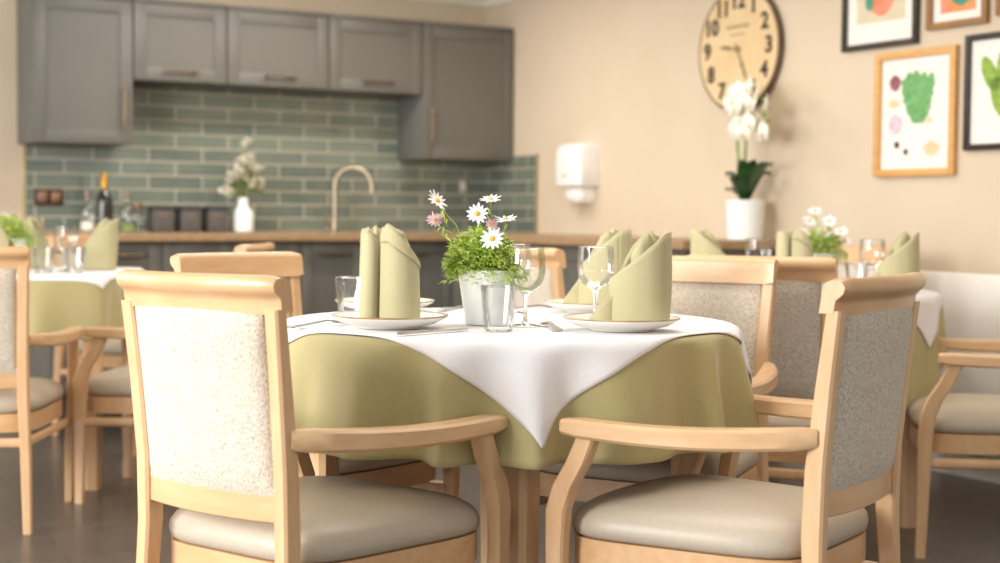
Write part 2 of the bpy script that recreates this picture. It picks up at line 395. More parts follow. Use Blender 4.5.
# towel dispenser on right wall
th = thing('towel_dispenser', 'white paper towel dispenser mounted on the right-hand wall', 'dispenser', rw(1.10, 0, 1.08), RR)
ring = lambda w, y0, y1, z, r=.03: [(-w/2, y1, z), (-w/2, y0+r, z), (-w/2+r*.3, y0+r*.3, z), (-w/2+r, y0, z), (w/2-r, y0, z), (w/2-r*.3, y0+r*.3, z), (w/2, y0+r, z), (w/2, y1, z)]
s = S().loft([ring(.23, -.12, 0, .09), ring(.25, -.135, 0, .10), ring(.255, -.14, 0, .2), ring(.245, -.135, 0, .29), ring(.235, -.12, 0, .315), ring(.21, -.09, 0, .328)]); build('housing', s, W['plastic'], th, 50)
s = S().loft([ring(.13, -.085, 0, 0), ring(.16, -.10, 0, .015), ring(.165, -.105, 0, .06), ring(.15, -.095, 0, .089)]); build('towel_tray', s, W['plastic'], th, 50)
s = S().lathe([(.001, 0), (.013, 0), (.013, .003), (.001, .003)], 16, T(-.01, -.138, .15) @ RX(pi/2)); build('emblem', s, W['greyplastic'], th)

# ------------------------------------------------------------------ orchid
th = thing('potted_orchid', 'white moth orchid in a white pot at the near end of the worktop', 'plant', rw(2.625, .16, WT), RR)
s = S().lathe([(.072, 0), (.079, .006), (.087, .17), (.089, .182), (.083, .182), (.08, .16), (.001, .158)], 32, cap=True); build('pot', s, W['pot'], th)
build('soil', S().lathe([(.001, .17), (.081, .166)], 20), W['soil'], th)
def orchid_leaf(ang, L, up, wd=.035):
    s = S(); rings = []
    for k in range(9):
        t = k/8; r = .01+L*t; z = .18+up*sin(t*pi*.62)*1.0; w = wd*sin(pi*min(1, .12+t*.88))**.6*(1 if t < 1 else .1)
        rings.append([(r, -w, z+.012), (r, -w*.5, z+.003), (r, 0, z), (r, w*.5, z+.003), (r, w, z+.012)])
    s.loft(rings, closed=False, cap=False, M=RZ(ang)); return build('leaf', s, W['leafdark'], th, 60, solid=.003)
for a, L, u, w in [(2.9, .2, .05, .028), (.2, .14, .16, .045), (-.6, .10, .17, .045), (2.3, .10, .1, .035), (3.6, .09, .12, .035), (-1.3, .11, .1, .04), (1.2, .11, .12, .035)]: orchid_leaf(a, L, u, w)
def petal_shape(L, w, cup=.15, n=6):
    rings = []
    for k in range(n+1):
        t = k/n; ww = w*sin(pi*(.08+.9*t))**.8; rings.append([(L*t, -ww, cup*L*t*t), (L*t, 0, cup*L*t*t*.5), (L*t, ww, cup*L*t*t)])
    return rings
def orchid_flower(pos, yaw, pitch, sc=1):
    M = T(*pos) @ RZ(yaw) @ RX(pi/2+pitch) @ Matrix.Scale(sc, 4); s = S()
    for a, L, w in [(pi/2, .042, .017), (pi/2+2.1, .042, .016), (pi/2-2.1, .042, .016)]: s.loft(petal_shape(L, w), False, False, M @ RZ(a))
    for a in (.25, pi-.25): s.loft(petal_shape(.045, .028, .1), False, False, M @ T(0, 0, .003) @ RZ(a))
    o = build('flower', s, W['orchid'], th, 60, solid=.0012)
    l = S().ball((0, -.005, .008), (.005, .007, .006), M); build('lip', l, W['buff'], o)
for sx, lean, top in ((-.035, -.06, .62), (.01, .03, .66)):
    p = [(sx, 0, .17), (sx-.004, -.01, .35), (sx+lean*.25, -.015, .5), (sx+lean*.55+.01, -.02, .6), (sx+lean+.05, -.03, top), (sx+lean+.12, -.05, top-.03), (sx+lean+.20, -.06, top-.1)]
    build('stem', S().tube(p, [.0075, .007, .0065, .005, .004, .003, .002], 8), W['leafmid'], th)
fl = [(-.09, -.05, .575, .3), (-.04, -.06, .615, 0), (.02, -.05, .63, -.2), (.07, -.05, .60, -.4), (-.06, -.06, .545, .1), (.0, -.06, .57, 0), (.055, -.06, .555, -.3),
      (-.055, -.05, .455, .3), (-.005, -.06, .435, 0), (.04, -.06, .47, -.2), (.015, -.02, .49, .2), (-.03, -.05, .49, .2), (.14, -.05, .545, -.4), (.12, -.05, .43, -.4)]
for x, y, z, yw in fl: orchid_flower((x+.055, y, z+.045), yw+random.uniform(-.3, .3), random.uniform(-.3, .2), random.uniform(1.15, 1.4))
for x, z in ((.19, .56), (.215, .53)): build('bud', S().ball((x, -.06, z), (.011, .011, .015)), W['stem'], th)

# ------------------------------------------------------------------ clock
th = thing('wall_clock', 'large round wall clock with black numerals on a cream face', 'clock', rw(2.405, 0, 1.80), RR)
CM = RX(pi/2)
RAD = .292
s = S().lathe([(.001, .003), (RAD-.004, .003), (RAD, .006), (RAD, .036), (RAD-.006, .041), (RAD-.012, .036)], 72, CM); build('case', s, W['clockrim'], th, 30)
s = S().lathe([(.001, .0365), (RAD-.008, .0365), (RAD-.008, .030), (.001, .030)], 72, CM); build('face', s, W['clockface'], th, 30)
def text_mesh(name, body, size, m, parent, M, bold=.0, sx=1):
    cu = bpy.data.curves.new('txt', 'FONT'); cu.body = body; cu.size = size; cu.align_x = 'CENTER'; cu.align_y = 'CENTER'; cu.extrude = .001; cu.offset = bold
    o = bpy.data.objects.new('txt', cu); COL.objects.link(o); bpy.context.view_layer.update()
    me = bpy.data.meshes.new_from_object(o.evaluated_get(bpy.context.evaluated_depsgraph_get())); bpy.data.objects.remove(o)
    me.materials.clear(); me.materials.append(m); me.transform(M @ Matrix.Diagonal((sx, 1, 1, 1)))
    r = bpy.data.objects.new(name, me); COL.objects.link(r); r.parent = parent; return r
for h in range(1, 13):
    a = pi/2-h*pi/6
    text_mesh('numeral', str(h), .105, W['ink'], th, T(.222*cos(a), -.0385, .222*sin(a)) @ RX(pi/2), .0035, 1.0)
# two faint lines of illegible lettering under the 12
s = S()
for k in range(11):
    s.box((-.075+k*.015, -.0372, .105), (.009, .001, .016 if k % 3 else .02))
build('lettering', s, W['inklight'], th, 0); s = S()
for k in range(9): s.box((-.045+k*.011, -.0372, .068), (.006, .001, .010))
build('small_lettering', s, W['inklight'], th, 0)
def hand(ang, L, w):
    M = T(0, -.040, 0) @ RX(pi/2) @ RZ(ang); s = S()
    s.prism([(-.03, -w*.4), (L*.35, -w*.35), (L*.5, -w), (L*.66, -w*.4), (L*.72, -w*.9), (L, 0), (L*.72, w*.9), (L*.66, w*.4), (L*.5, w), (L*.35, w*.35), (-.03, w*.4)], 0, .002, M)
    build('hand', s, W['inklight'], th, 0)
hand(R(172), .13, .013); hand(R(-65), .17, .012)
build('hub', S().lathe([(.001, .036), (.014, .036), (.014, .046), (.001, .046)], 16, CM), W['inklight'], th)

# ------------------------------------------------------------------ pictures
def picture(u0, u1, z0, z1, fm, fw, label, mount=.0):
    th = thing('framed_picture', label, 'picture', rw((u0+u1)/2, 0, z0), RR, 'framed pictures on the right-hand wall')
    w, h = u1-u0, z1-z0; s = S()
    for x in (-1, 1): s.box((x*(w/2-fw/2), -.014, h/2), (fw, .024, h), .002)
    for z in (fw/2, h-fw/2): s.box((0, -.014, z), (w-2*fw+.004, .0236, fw), .002)
    build('frame', s, fm, th); build('mount', S().box((0, -.006, h/2), (w-2*fw+.006, .006, h-2*fw+.006)), W['paper'], th)
    return th, w, h
def poly(name, th, pts, m, y=-.0096, z=0):
    s = S().prism(pts, 0, .0006, T(0, y+.0006, z) @ RX(pi/2)); return build(name, s, m, th, 0)
def circ(cx, cz, rx, rz=None, n=20, wob=0):
    rz = rz or rx; return [(cx+rx*(1+wob*sin(5*a))*cos(a), cz+rz*(1+wob*sin(4*a+1))*sin(a)) for a in [2*pi*k/n for k in range(n)]]
th, w, h = picture(3.283, 3.722, 1.187, 1.70, W['oak'], .03, 'oak-framed print of a bunch of green leaves and sliced vegetables')
lp = S()
for k, (x0, x1, z1, wd) in enumerate([(0, -.062, .40, .030), (.01, -.035, .425, .030), (.015, .0, .43, .032), (.02, .045, .42, .030), (.025, .085, .415, .028), (.01, -.03, .33, .036), (.03, .055, .335, .036), (.015, .01, .34, .04)]):
    lft, rgt = [], []
    for i in range(13):
        t = i/12; cx = x0+(x1-x0)*t**.8; cz = .215+(z1-.215)*t; ww = wd*(.25+.75*sin(pi*(.05+.8*t)))*(1+.22*sin(i*2.4+k))*(0.3 if i == 12 else 1)
        lft.append((cx-ww, cz)); rgt.append((cx+ww, cz))
    lp.prism(lft+rgt[::-1], 0, .0006, T(0, -.0092-.0002*k, 0) @ RX(pi/2))
build('printed_leaves', lp, W['kale'], th, 0)
poly('printed_stalks', th, [(.004, .15), (.022, .15), (.035, .28), (-.01, .28)], W['inklight'], -.0088)
poly('printed_beetroot', th, circ(-.115, .385, .032, .032, 20, .05), W['beet'])
poly('printed_mushroom', th, circ(-.12, .30, .035, .018, 20, .1), W['buff'])
poly('printed_onion', th, circ(-.11, .215, .04, .042, 20, .04), W['mauve'])
for x, z, r in ((-.10, .13, .015), (-.05, .10, .013)): poly('printed_seed', th, circ(x, z, r), W['ink'])
poly('printed_root', th, circ(.09, .11, .045, .03, 20, .12), W['buff']); poly('printed_shoot', th, circ(.075, .225, .014), W['buff'])
th, w, h = picture(3.081, 3.512, 1.725, 2.255, W['black'], .024, 'black-framed print with a coral pink ring, left of the top row')
poly('printed_ground', th, [(-.14, .11), (.14, .11), (.14, .43), (-.14, .43)], W['print1'], -.0092)
poly('printed_fruit', th, circ(0, .235, .085, .10, 24, .04), W['coral'], -.0098)
for x, z, r in ((-.065, .20, .03), (.065, .235, .028)): poly('printed_leaf', th, circ(x, z, r*.8, r*1.3), W['teal'], -.0104)
th, w, h = picture(3.562, 3.871, 1.77, 2.16, W['walnut'], .026, 'walnut-framed print of a teal shape on orange')
poly('printed_ground', th, [(-.09, .06), (.09, .06), (.09, .31), (-.09, .31)], W['orange'], -.0092)
poly('printed_shape', th, circ(.015, .14, .06, .055, 24, .06), W['teal'], -.0098)
poly('printed_corner', th, [(-.09, .06), (-.04, .06), (-.05, .18), (-.09, .18)], W['coral'], -.0096)
th, w, h = picture(3.768, 4.20, 1.281, 1.73, W['black'], .024, 'black-framed print of a leafy green plant at the right edge')
for x, z, a, L in ((-.10, .29, .5, .12), (-.02, .31, 0, .14), (.06, .29, -.5, .12), (-.05, .20, .3, .13), (.03, .20, -.3, .13)):
    poly('printed_leaf', th, [(x+L*.35*sin(q)*cos(a)-L*.8*cos(q)*sin(a)*.6, z+L*.6*cos(q)) for q in [2*pi*i/16 for i in range(16)]], W['lime'], -.0092)
poly('printed_stalk', th, circ(0, .13, .04, .06), W['orange'], -.0089)
th, w, h = picture(3.915, 4.25, 1.79, 2.17, W['walnut'], .026, 'brown-framed picture just cut by the top right corner')
poly('printed_ground', th, [(-.09, .09), (.09, .09), (.09, .3), (-.09, .3)], W['print1'])

# radiator
th = thing('radiator', 'white panel radiator with a slatted grille on the right-hand wall', 'radiator', rw(4.35, 0, 0), RR)
s = S().box((0, -.075, .51), (1.5, .05, .59), .012); build('panel', s, W['white'], th)
for x in (-.5, .5): build('bracket', S().box((x, -.026, .5), (.05, .05, .3), .004), W['white'], th)
s = S()
for k in range(7): s.box((0, -.075, .115+k*.0145), (1.46, .045, .006), .001)
for x in (-.72, 0, .72): s.box((x, -.075, .158), (.02, .04, .11))
build('grille', s, W['greyplastic'], th)

# ------------------------------------------------------------------ chair
def rect(cx, cy, z, wx, wy, r=.25):
    a, b = wx/2, wy/2; q = min(a, b)*2*r*.6
    return [(cx-a+q, cy-b, z), (cx+a-q, cy-b, z), (cx+a, cy-b+q, z), (cx+a, cy+b-q, z), (cx+a-q, cy+b, z), (cx-a+q, cy+b, z), (cx-a, cy+b-q, z), (cx-a, cy-b+q, z)]
def interp(tab, z):
    for a, b in zip(tab, tab[1:]):
        if a[0] <= z <= b[0]:
            t = (z-a[0])/(b[0]-a[0]); return [p+(q-p)*t for p, q in zip(a, b)]
    return list(tab[-1] if z > tab[-1][0] else tab[0])
POST = [(0, -.268, .204, .026, .028), (.25, -.258, .198, .032, .036), (.42, -.250, .191, .034, .042), (.55, -.254, .191, .034, .040), (.70, -.270, .194, .034, .034), (.846, -.289, .199, .034, .028)]
CURV = lambda x: -.028*(1-(x/.2)**2)         # back curves away from the sitter
def seat_outline(e=0, n=64):
    pts = []
    for k in range(n):
        a = 2*pi*k/n; c, d = cos(a), sin(a)
        p = 5.5; r = (abs(c)**p+abs(d)**p)**(-1/p); x, y = r*c, r*d
        yy = .020+y*.251; hw = .245+.026*y
        xx = x*hw; yy += .018*(1-(x)**2)*max(0, y)
        pts.append((xx*(1-e/.245), .016+(yy-.016)*(1-e/.247)))
    return pts
def make_chair():
    th = thing('armchair', 'x', 'chair', (0, 0, 0), 0, 'dining armchairs')
    for sg in (-1, 1):
        s = S().loft([rect(sg*x, y, z, wx, wy) for z, y, x, wx, wy in [(q, *interp(POST, q)[1:]) for q in (0, .1, .25, .34, .42, .48, .55, .62, .70, .78, .846)]]); build('rear_leg', s, W['beech'], th)
        tab = [(0, .266, .263, .025, .029), (.2, .262, .267, .030, .036), (.36, .259, .274, .032, .042), (.43, .253, .279, .033, .047), (.48, .235, .283, .034, .048), (.53, .203, .287, .035, .046), (.57, .184, .290, .034, .043), (.600, .172, .292, .034, .042)]
        s = S().loft([rect(sg*x, y, z, wx, wy) for z, y, x, wx, wy in tab]); build('front_leg', s, W['beech'], th)
        rings = []
        for k in range(15):
            t = k/14; y = -.262+t*.489; x = .203+.098*(t**.7)+.010*sin(pi*t); z = .611-.012*sin(t*pi*.9)-.004*t; hh = .043-.008*t; ww = .026+.028*min(1, t*3.5)**.7-.006*t
            e = 1 if 0 < k < 14 else .82
            a, b = ww/2*e, hh/2*e; q = .006
            rings.append([(sg*(x-a), y, z-b+q), (sg*(x-a), y, z+b-q), (sg*(x-a+q), y, z+b), (sg*(x+a-q), y, z+b), (sg*(x+a), y, z+b-q), (sg*(x+a), y, z-b+q), (sg*(x+a-q), y, z-b), (sg*(x-a+q), y, z-b)])
        build('armrest', S().loft(rings), W['beecharm'], th)
        s = S().tube([(sg*.199, -.245, .285), (sg*.232, 0, .285), (sg*.264, .252, .285)], .013, 8, flat=1.2); build('stretcher', s, W['beech'], th)
    build('rear_stretcher', S().tube([(-.198, -.25, .285), (.198, -.25, .285)], .013, 8, flat=1.2), W['beech'], th)
    # top rail: scrolled profile swept along a concave plan curve
    pr = [(.004, -.066), (.004, -.012), (.004, -.009), (.002, -.003), (-.004, .001), (-.012, .003), (-.026, .004), (-.038, .0), (-.045, -.010), (-.044, -.022), (-.037, -.031), (-.029, -.037), (-.028, -.045), (-.028, -.066)]
    rings = []
    n = 22
    for k in range(n+1):
        x = -.217+.434*k/n; e = 1 if 0 < k < n else .86; yb = -.262+CURV(x)*.85
        rings.append([(x, yb+(py+.012)*e-.012+(-.12*pz-.014), .902+(pz+.03)*e-.03) for py, pz in pr])
    build('top_rail', S().loft(rings), W['beechrail'], th, 50)
    rings = []
    for k in range(n+1):
        x = -.176+.352*k/n; yb = -.241+CURV(x)
        rings.append([(x, yb+py, .482+pz) for py, pz in [(.014, -.022), (.014, .024), (.009, .027), (-.012, .027), (-.016, .024), (-.016, -.022), (-.012, -.025), (.009, -.025)]])
    build('lower_rail', S().loft(rings), W['beechrail'], th)
    nx, nz = 22, 14; v = []
    for side in (1, -1):
        for j in range(nz+1):
            for i in range(nx+1):
                x = -.176+.352*i/nx; z = .506+.336*j/nz
                ex = max(0, 1-abs(2*i/nx-1)**6); ez = max(0, 1-abs(2*j/nz-1)**6)
                t = .006+.013*sqrt(ex*ez)
                v.append((x, interp(POST, z)[1]+CURV(x)*.95+side*t+.001, z))
    f = []; o = (nx+1)*(nz+1)
    for j in range(nz):
        for i in range(nx):
            a = j*(nx+1)+i; f.append((a, a+1, a+nx+2, a+nx+1)); f.append((o+a+nx+1, o+a+nx+2, o+a+1, o+a))
    for j in range(nz):
        a = j*(nx+1); f.append((a, a+nx+1, o+a+nx+1, o+a)); a += nx; f.append((a, o+a, o+a+nx+1, a+nx+1))
    for i in range(nx):
        f.append((i, o+i, o+i+1, i+1)); a = nz*(nx+1)+i; f.append((a, a+1, o+a+1, o+a))
    build('backrest', S().add(v, f), W['tweed'], th, 60)
    rings = [[(x, y, z) for x, y in seat_outline(e)] for e, z in [(.012, .374), (.002, .380), (0, .395), (.003, .410), (.012, .424), (.03, .436), (.06, .445), (.11, .453), (.16, .458), (.21, .461), (.243, .462)]]
    build('seat_cushion', S().loft(rings), W['vinyl'], th, 60)
    o1, o2 = seat_outline(.004), seat_outline(.028)
    ring = [[(*p, .315) for p in o1], [(*p, .373) for p in o1], [(*p, .373) for p in o2], [(*p, .315) for p in o2], [(*p, .315) for p in o1]]
    build('seat_frame', S().loft(ring, cap=False), W['beechrail'], th, 50)
    return th
CH = make_chair()
def chair(x, y, deg, label, first=[True]):
    rz = -R(deg)                                   # deg clockwise from straight-away
    if first[0]:
        first[0] = False; CH.location = (x, y, 0); CH.rotation_euler = (0, 0, rz); CH['label'] = label; return CH
    return dup(CH, (x, y, 0), rz, label)
chair(-.374, 2.985, 38, 'nearest armchair on the left, seen from behind, pale sunlit tweed back')
chair(.487, 3.05, -55.5, 'nearest armchair on the right, side-on, with a brown-flecked tweed back')
chair(-1.725, 4.92, -9, 'armchair cut by the left edge, its back to us at the left-hand table')
chair(-1.175, 5.43, -86, 'armchair at the left-hand table seen side-on beyond the nearest left chair')
chair(-.50, 3.95, 130, 'armchair at the far left of the main table, its top rail facing us')
chair(.412, 3.86, -152, 'armchair on the far right side of the main table, tweed front facing us')
chair(.85, 4.50, 24, 'armchair with its back to us between the main table and the right-hand table')
chair(.34, 5.33, 60, 'armchair standing behind the wine glasses of the main table, near the kitchen')
chair(1.58, 4.655, -78, 'armchair at the right edge in front of the radiator, arms pointing left')
chair(1.21, 5.77, -125, 'armchair behind the right-hand table, only its top rail showing between plant and napkin')
chair(-1.72, 6.95, 100, 'farthest armchair on the left, its rail just showing behind the glasses')

# ------------------------------------------------------------------ tables and cloths
def round_b(Rr): return lambda a: Rr
def square_b(h, p=7): return lambda a: h*(abs(cos(a))**p+abs(sin(a))**p)**(-1/p)
def drape(a, r, bf, top, ph, off=0, folds=9, amp=.03, rho=.02):
    Rb = bf(a); flat = Rb-rho; arc = rho*pi/2
    if r <= flat: return (r*cos(a), r*sin(a), top+off)
    q = r-flat
    if q < arc:
        rr = flat+(rho+off)*sin(q/rho); z = top-rho+(rho+off)*cos(q/rho)
    else:
        rr = Rb+off; z = top-rho-(q-arc)
    h = max(0, r-Rb)
    wv = sin(folds*a+ph)+.8*sin((folds+5)*a+ph*2.3+.7)+.6*sin((folds-6)*a+ph*.7)
    fl = amp*((h/.22)**1.1*.26+(h/.22)**.65*.27*wv) if h > 0 else 0
    rr += fl; ta = a+.018*sin(folds*a+ph+1.2)*min(1, h/.15)
    return (rr*cos(ta), rr*sin(ta), z)
def cloth(name, cen, bf, top, hang, ph, label, amp=.085, folds=17, rot=0):
    n = 320; s = S(); hf = hang if callable(hang) else (lambda a: hang)
    rings = []
    for q in (.002, .15, .3): rings.append([drape(2*pi*i/n, q*bf(2*pi*i/n)/.5, bf, top, ph, 0, folds, amp) for i in range(n)])
    for d in (-.05, -.02, -.014, -.008, 0, .006): rings.append([drape(2*pi*i/n, bf(2*pi*i/n)+d, bf, top, ph, 0, folds, amp) for i in range(n)])
    for q in range(1, 17): rings.append([drape(2*pi*i/n, bf(2*pi*i/n)+.006+(hf(2*pi*i/n)-.006)*q/16, bf, top, ph, 0, folds, amp) for i in range(n)])
    s.loft(rings, cap=False); s.f.append(tuple(range(n-1, -1, -1)))
    o = build(name, s, W['olive'], None, 70, solid=.002); o.location = cen; o.rotation_euler = (0, 0, rot); return tag(o, label, 'tablecloth', 'olive tablecloths')
def overlay(cen, bf, top, d, ang, ph, label, amp=.085, folds=17, rot=0):
    n = 110; v = []; f = []; hs = d/sqrt(2)
    for j in range(n+1):
        for i in range(n+1):
            x = -hs+2*hs*i/n; y = -hs+2*hs*j/n; a = atan2(y, x)+ang-pi/4; r = sqrt(x*x+y*y)
            v.append(drape(a, r, bf, top, ph, .005, folds, amp))
    for j in range(n):
        for i in range(n): q = j*(n+1)+i; f.append((q, q+1, q+n+2, q+n+1))
    o = build('table_overlay', S().add(v, f), W['linen'], None, 70, solid=.0016); o.location = cen; o.rotation_euler = (0, 0, rot); return tag(o, label, 'cloth', 'white table overlays')
def table(cen, bf, ztop, lega, legr, label, rot=0, lw=.066):
    th = thing('dining_table', label, 'table', (cen[0], cen[1], 0), rot, 'dining tables')
    n = 64
    s = S().loft([[(bf(2*pi*i/n)*k*cos(2*pi*i/n), bf(2*pi*i/n)*k*sin(2*pi*i/n), z) for i in range(n)] for k, z in ((.965, ztop-.03), (.978, ztop-.026), (.978, ztop-.008), (.97, ztop-.004))])
    build('tabletop', s, W['beechrail'], th)
    L = [(legr*cos(lega+k*pi/2), legr*sin(lega+k*pi/2)) for k in range(4)]
    s = S()
    for k in range(4):
        a, b = Vector(L[k]), Vector(L[(k+1) % 4]); m = (a+b)/2; d = b-a
        s.box((0, 0, ztop-.068), (d.length-.05, .02, .075), .003, T(m.x, m.y, 0) @ RZ(atan2(d.y, d.x)))
    build('apron', s, W['beechrail'], th)
    for x, y in L:
        al = lega+pi/4
        s = S().loft([rect(0, 0, z, w, w, .3) for z, w in ((0, lw*.8), (.3, lw*.95), (ztop-.1, lw), (ztop-.031, lw))], M=T(x, y, 0) @ RZ(al)); build('leg', s, W['beech'], th)
    return th
ZT = .760
C1 = (.018, 3.52); b1 = round_b(.54)
table(C1, b1, ZT, R(-86), .43, 'round main table in the middle, under the olive cloth')
cloth('tablecloth', (*C1, 0), b1, ZT, .235, 1.1, 'olive green cloth hanging from the main table in the middle')
overlay((*C1, 0), b1, ZT, .737, R(-84), 1.1, 'white square overlay on the main table, one corner hanging down in front')
C2 = (-1.90, 5.82); b2 = square_b(.45, 14); Z2 = .778
table(C2, b2, Z2, R(-45), .55, 'square table at the left behind the chair cut by the edge', rot=R(4))
cloth('tablecloth', (*C2, 0), b2, Z2, .215, 2.2, 'olive green cloth hanging from the left-hand table', .04, 16, rot=R(4))
overlay((*C2, 0), b2, Z2, .642, R(45), 2.2, 'white overlay on the left-hand table below its glasses', .04, 16, rot=R(4))
C3 = (1.01, 5.2); b3 = round_b(.5)
table(C3, b3, ZT, R(-40), .45, 'round table at the right behind the armchairs', lw=.08)
def sq_hang(a, half=.69, ang=R(-47), Rr=.5):
    q = (a-ang+pi/4) % (pi/2)-pi/4; return max(.15, half/cos(pi/4-abs(q))-Rr)
cloth('tablecloth', (*C3, 0), b3, ZT, sq_hang, .3, 'olive green cloth hanging from the right-hand table, one long corner towards us', .04)
overlay((*C3, 0), b3, ZT, .66, R(-40), .3, 'white overlay on the right-hand table behind the armchairs', .04)

# ------------------------------------------------------------------ tableware
TOP = ZT+.0075
def make_plate():
    th = thing('dinner_plate', 'x', 'plate', group='plates on the main table')
    s = S().lathe([(.001, .004), (.06, .004), (.063, 0), (.07, 0), (.073, .004), (.10, .010), (.122, .021), (.1265, .025), (.127, .0275), (.1245, .028), (.118, .0245), (.095, .0145), (.07, .010), (.001, .009)], 64); build('dish', s, W['china'], th, 50)
    s = S().lathe([(.1242, .0279), (.1265, .0288), (.1282, .0275), (.1272, .0255)], 64); build('rim_band', s, W['rim'], th, 60); return th
PL = make_plate()
plates = [(-.24, 3.275, 'white plate at front left under the napkin with the split fold'), (.265, 3.255, 'white plate at front right beside the hanging overlay edge'),
          (-.295, 3.84, 'white plate at back left behind the tumbler'), (.24, 3.85, 'white plate at back right behind the wine glass')]
for i, (x, y, l) in enumerate(plates):
    if i == 0: PL.location = (x, y, TOP); PL['label'] = l
    else: dup(PL, (x, y, TOP), 0, l)

def sheet(s, plan, hts, n=26, m=10, bot=None):
    """a cloth leaf standing on a plan curve with a varying top edge"""
    P = [Vector((*p, 0)) for p in plan]; cum = [0]
    for a, b in zip(P, P[1:]): cum.append(cum[-1]+(b-a).length)
    def at(t):
        d = t*cum[-1]
        for k in range(len(P)-1):
            if d <= cum[k+1]+1e-9:
                u = (d-cum[k])/(cum[k+1]-cum[k]); 
                p0, p1, p2, p3 = P[max(k-1, 0)], P[k], P[k+1], P[min(k+2, len(P)-1)]
                q = .5*((2*p1)+(p2-p0)*u+(2*p0-5*p1+4*p2-p3)*u*u+(3*p1-p0-3*p2+p3)*u**3); return q, hts[k]+(hts[k+1]-hts[k])*u
        return P[-1], hts[-1]
    v = []; f = []
    for i in range(n+1):
        q, h = at(i/n)
        for j in range(m+1):
            b0 = 0 if bot is None else bot[min(int(i/n*(len(bot)-1)), len(bot)-2)]*(1-(i/n*(len(bot)-1)-min(int(i/n*(len(bot)-1)), len(bot)-2)))+bot[min(int(i/n*(len(bot)-1)), len(bot)-2)+1]*(i/n*(len(bot)-1)-min(int(i/n*(len(bot)-1)), len(bot)-2))
            z = b0+(h-b0)*j/m; k = 1-.10*(z/.2)*(1 if z > .06 else .6); v.append((q.x*k, q.y*k, z))
    for i in range(n):
        for j in range(m): a = i*(m+1)+j; f.append((a, a+m+1, a+m+2, a+1))
    s.add(v, f)
def napkin_right(name='napkin'):
    s = S()
    sheet(s, [(-.066, .010), (-.056, -.014), (-.02, -.034), (.018, -.038), (.044, -.030), (.054, -.022)], [.098, .108, .138, .168, .188, .196], 34, 12)
    v = []; f = []
    for i in range(9):
        t = i/8
        for j in range(13):
            z = (.196+.012*sin(pi*t*.6)-.01*t*t)*j/12; o = (.25+.75*z/.2)*t; k = 1-.10*(z/.2)
            v.append((k*.054+.021*sin(min(1, o)*pi*.62), k*-.022+.046*o, z))
    for i in range(8):
        for j in range(12): a = i*13+j; f.append((a, a+13, a+14, a+1))
    s.add(v, f)
    sheet(s, [(.05, .034), (.02, .03), (-.015, .022), (-.04, .008)], [.19, .205, .17, .12])
    sheet(s, [(.045, .006), (.03, .014), (.008, .01), (-.02, .0), (-.035, -.006)], [.17, .208, .195, .16, .13])
    sheet(s, [(-.02, .0), (.0, -.012), (.02, -.008), (.035, .0)], [.15, .185, .2, .18])
    sheet(s, [(-.108, .012), (-.09, -.006), (-.07, -.012), (-.052, -.008)], [.012, .034, .058, .07], 12, 5)
    sheet(s, [(-.104, .024), (-.086, .008), (-.066, .004), (-.05, .01)], [.010, .044, .074, .085], 12, 5)
    return build(name, s, W['napkin'], None, 60, solid=.0028)
def napkin_left(name='napkin'):
    s = S()
    sheet(s, [(-.0215, -.030), (.0, -.044), (.022, -.049), (.046, -.040), (.064, -.014), (.060, .012)], [.184, .178, .163, .146, .127, .125], 30, 12)
    # folded-back lapel along the slanting edge
    sheet(s, [(-.0225, -.034), (-.005, -.0455), (.012, -.0525), (.030, -.0515), (.050, -.041), (.068, -.014)], [.190, .214, .204, .186, .162, .130], 30, 6, [.176, .176, .164, .150, .136, .118])
    sheet(s, [(-.026, .012), (-.027, -.010), (-.036, -.032), (-.054, -.032), (-.067, -.012), (-.060, .014), (-.038, .022)], [.165, .172, .188, .200, .199, .18, .15], 30, 12)
    sheet(s, [(-.027, .010), (-.028, -.018), (-.034, -.027), (-.041, -.020), (-.040, .004)], [.20, .206, .208, .20, .18], 20, 10)
    sheet(s, [(-.044, .010), (-.046, -.014), (-.052, -.020), (-.057, -.012), (-.052, .012)], [.18, .196, .204, .2, .18], 20, 10)
    sheet(s, [(-.012, .012), (.01, .016), (.03, .006), (.045, -.004)], [.19, .206, .196, .16], 16, 8)
    sheet(s, [(.0, -.004), (.014, -.02), (.034, -.02), (.045, -.008)], [.2, .198, .185, .165], 16, 8)
    return build(name, s, W['napkin'], None, 60, solid=.0028)
NR = napkin_right(); NL = napkin_left()
NM = NR.copy(); NM.data = NR.data.copy(); COL.objects.link(NM); NM.data.transform(Matrix.Diagonal((-1, 1, 1, 1))); NM.data.flip_normals()
def place(o, first, loc, rz, label, grp, cat='napkin'):
    if not first: o = o.copy(); COL.objects.link(o)
    o.location = loc; o.rotation_euler = (0, 0, rz); return tag(o, label, cat, grp)
PZ = TOP+.0112
g1, g2, g3 = 'folded napkins on the main table', 'folded napkins on the left-hand table', 'folded napkins on the right-hand table'
place(NR, True, (.302, 3.25, PZ), 0, 'sage napkin standing on the front right plate, sloping up to the right', g1)
place(NL, True, (-.238, 3.27, PZ), 0, 'sage napkin standing on the front left plate with a dark split fold', g1)
place(NR, False, (.262, 3.85, PZ), R(-20), 'sage napkin on the back right plate, half hidden behind the front right one', g1)
place(NL, False, (-.30, 3.85, PZ), R(25), 'sage napkin on the back left plate, hidden behind the front left one', g1)
T2 = Z2+.007
place(NR, False, (-1.585, 5.93, T2), R(5), 'sage napkin at the right end of the left-hand table, tall pointed tip', g2)
place(NL, False, (-1.86, 6.04, T2), R(-40), 'dull sage napkin in the middle of the left-hand table, right of the plant', g2)
place(NR, False, (-1.865, 5.58, T2), R(185), 'sage napkin at the left edge in front of the leafy plant', g2)
place(NM, True, (.73, 5.17, TOP), R(0), 'sage napkin leftmost on the right-hand table, in front of the orchid', g3)
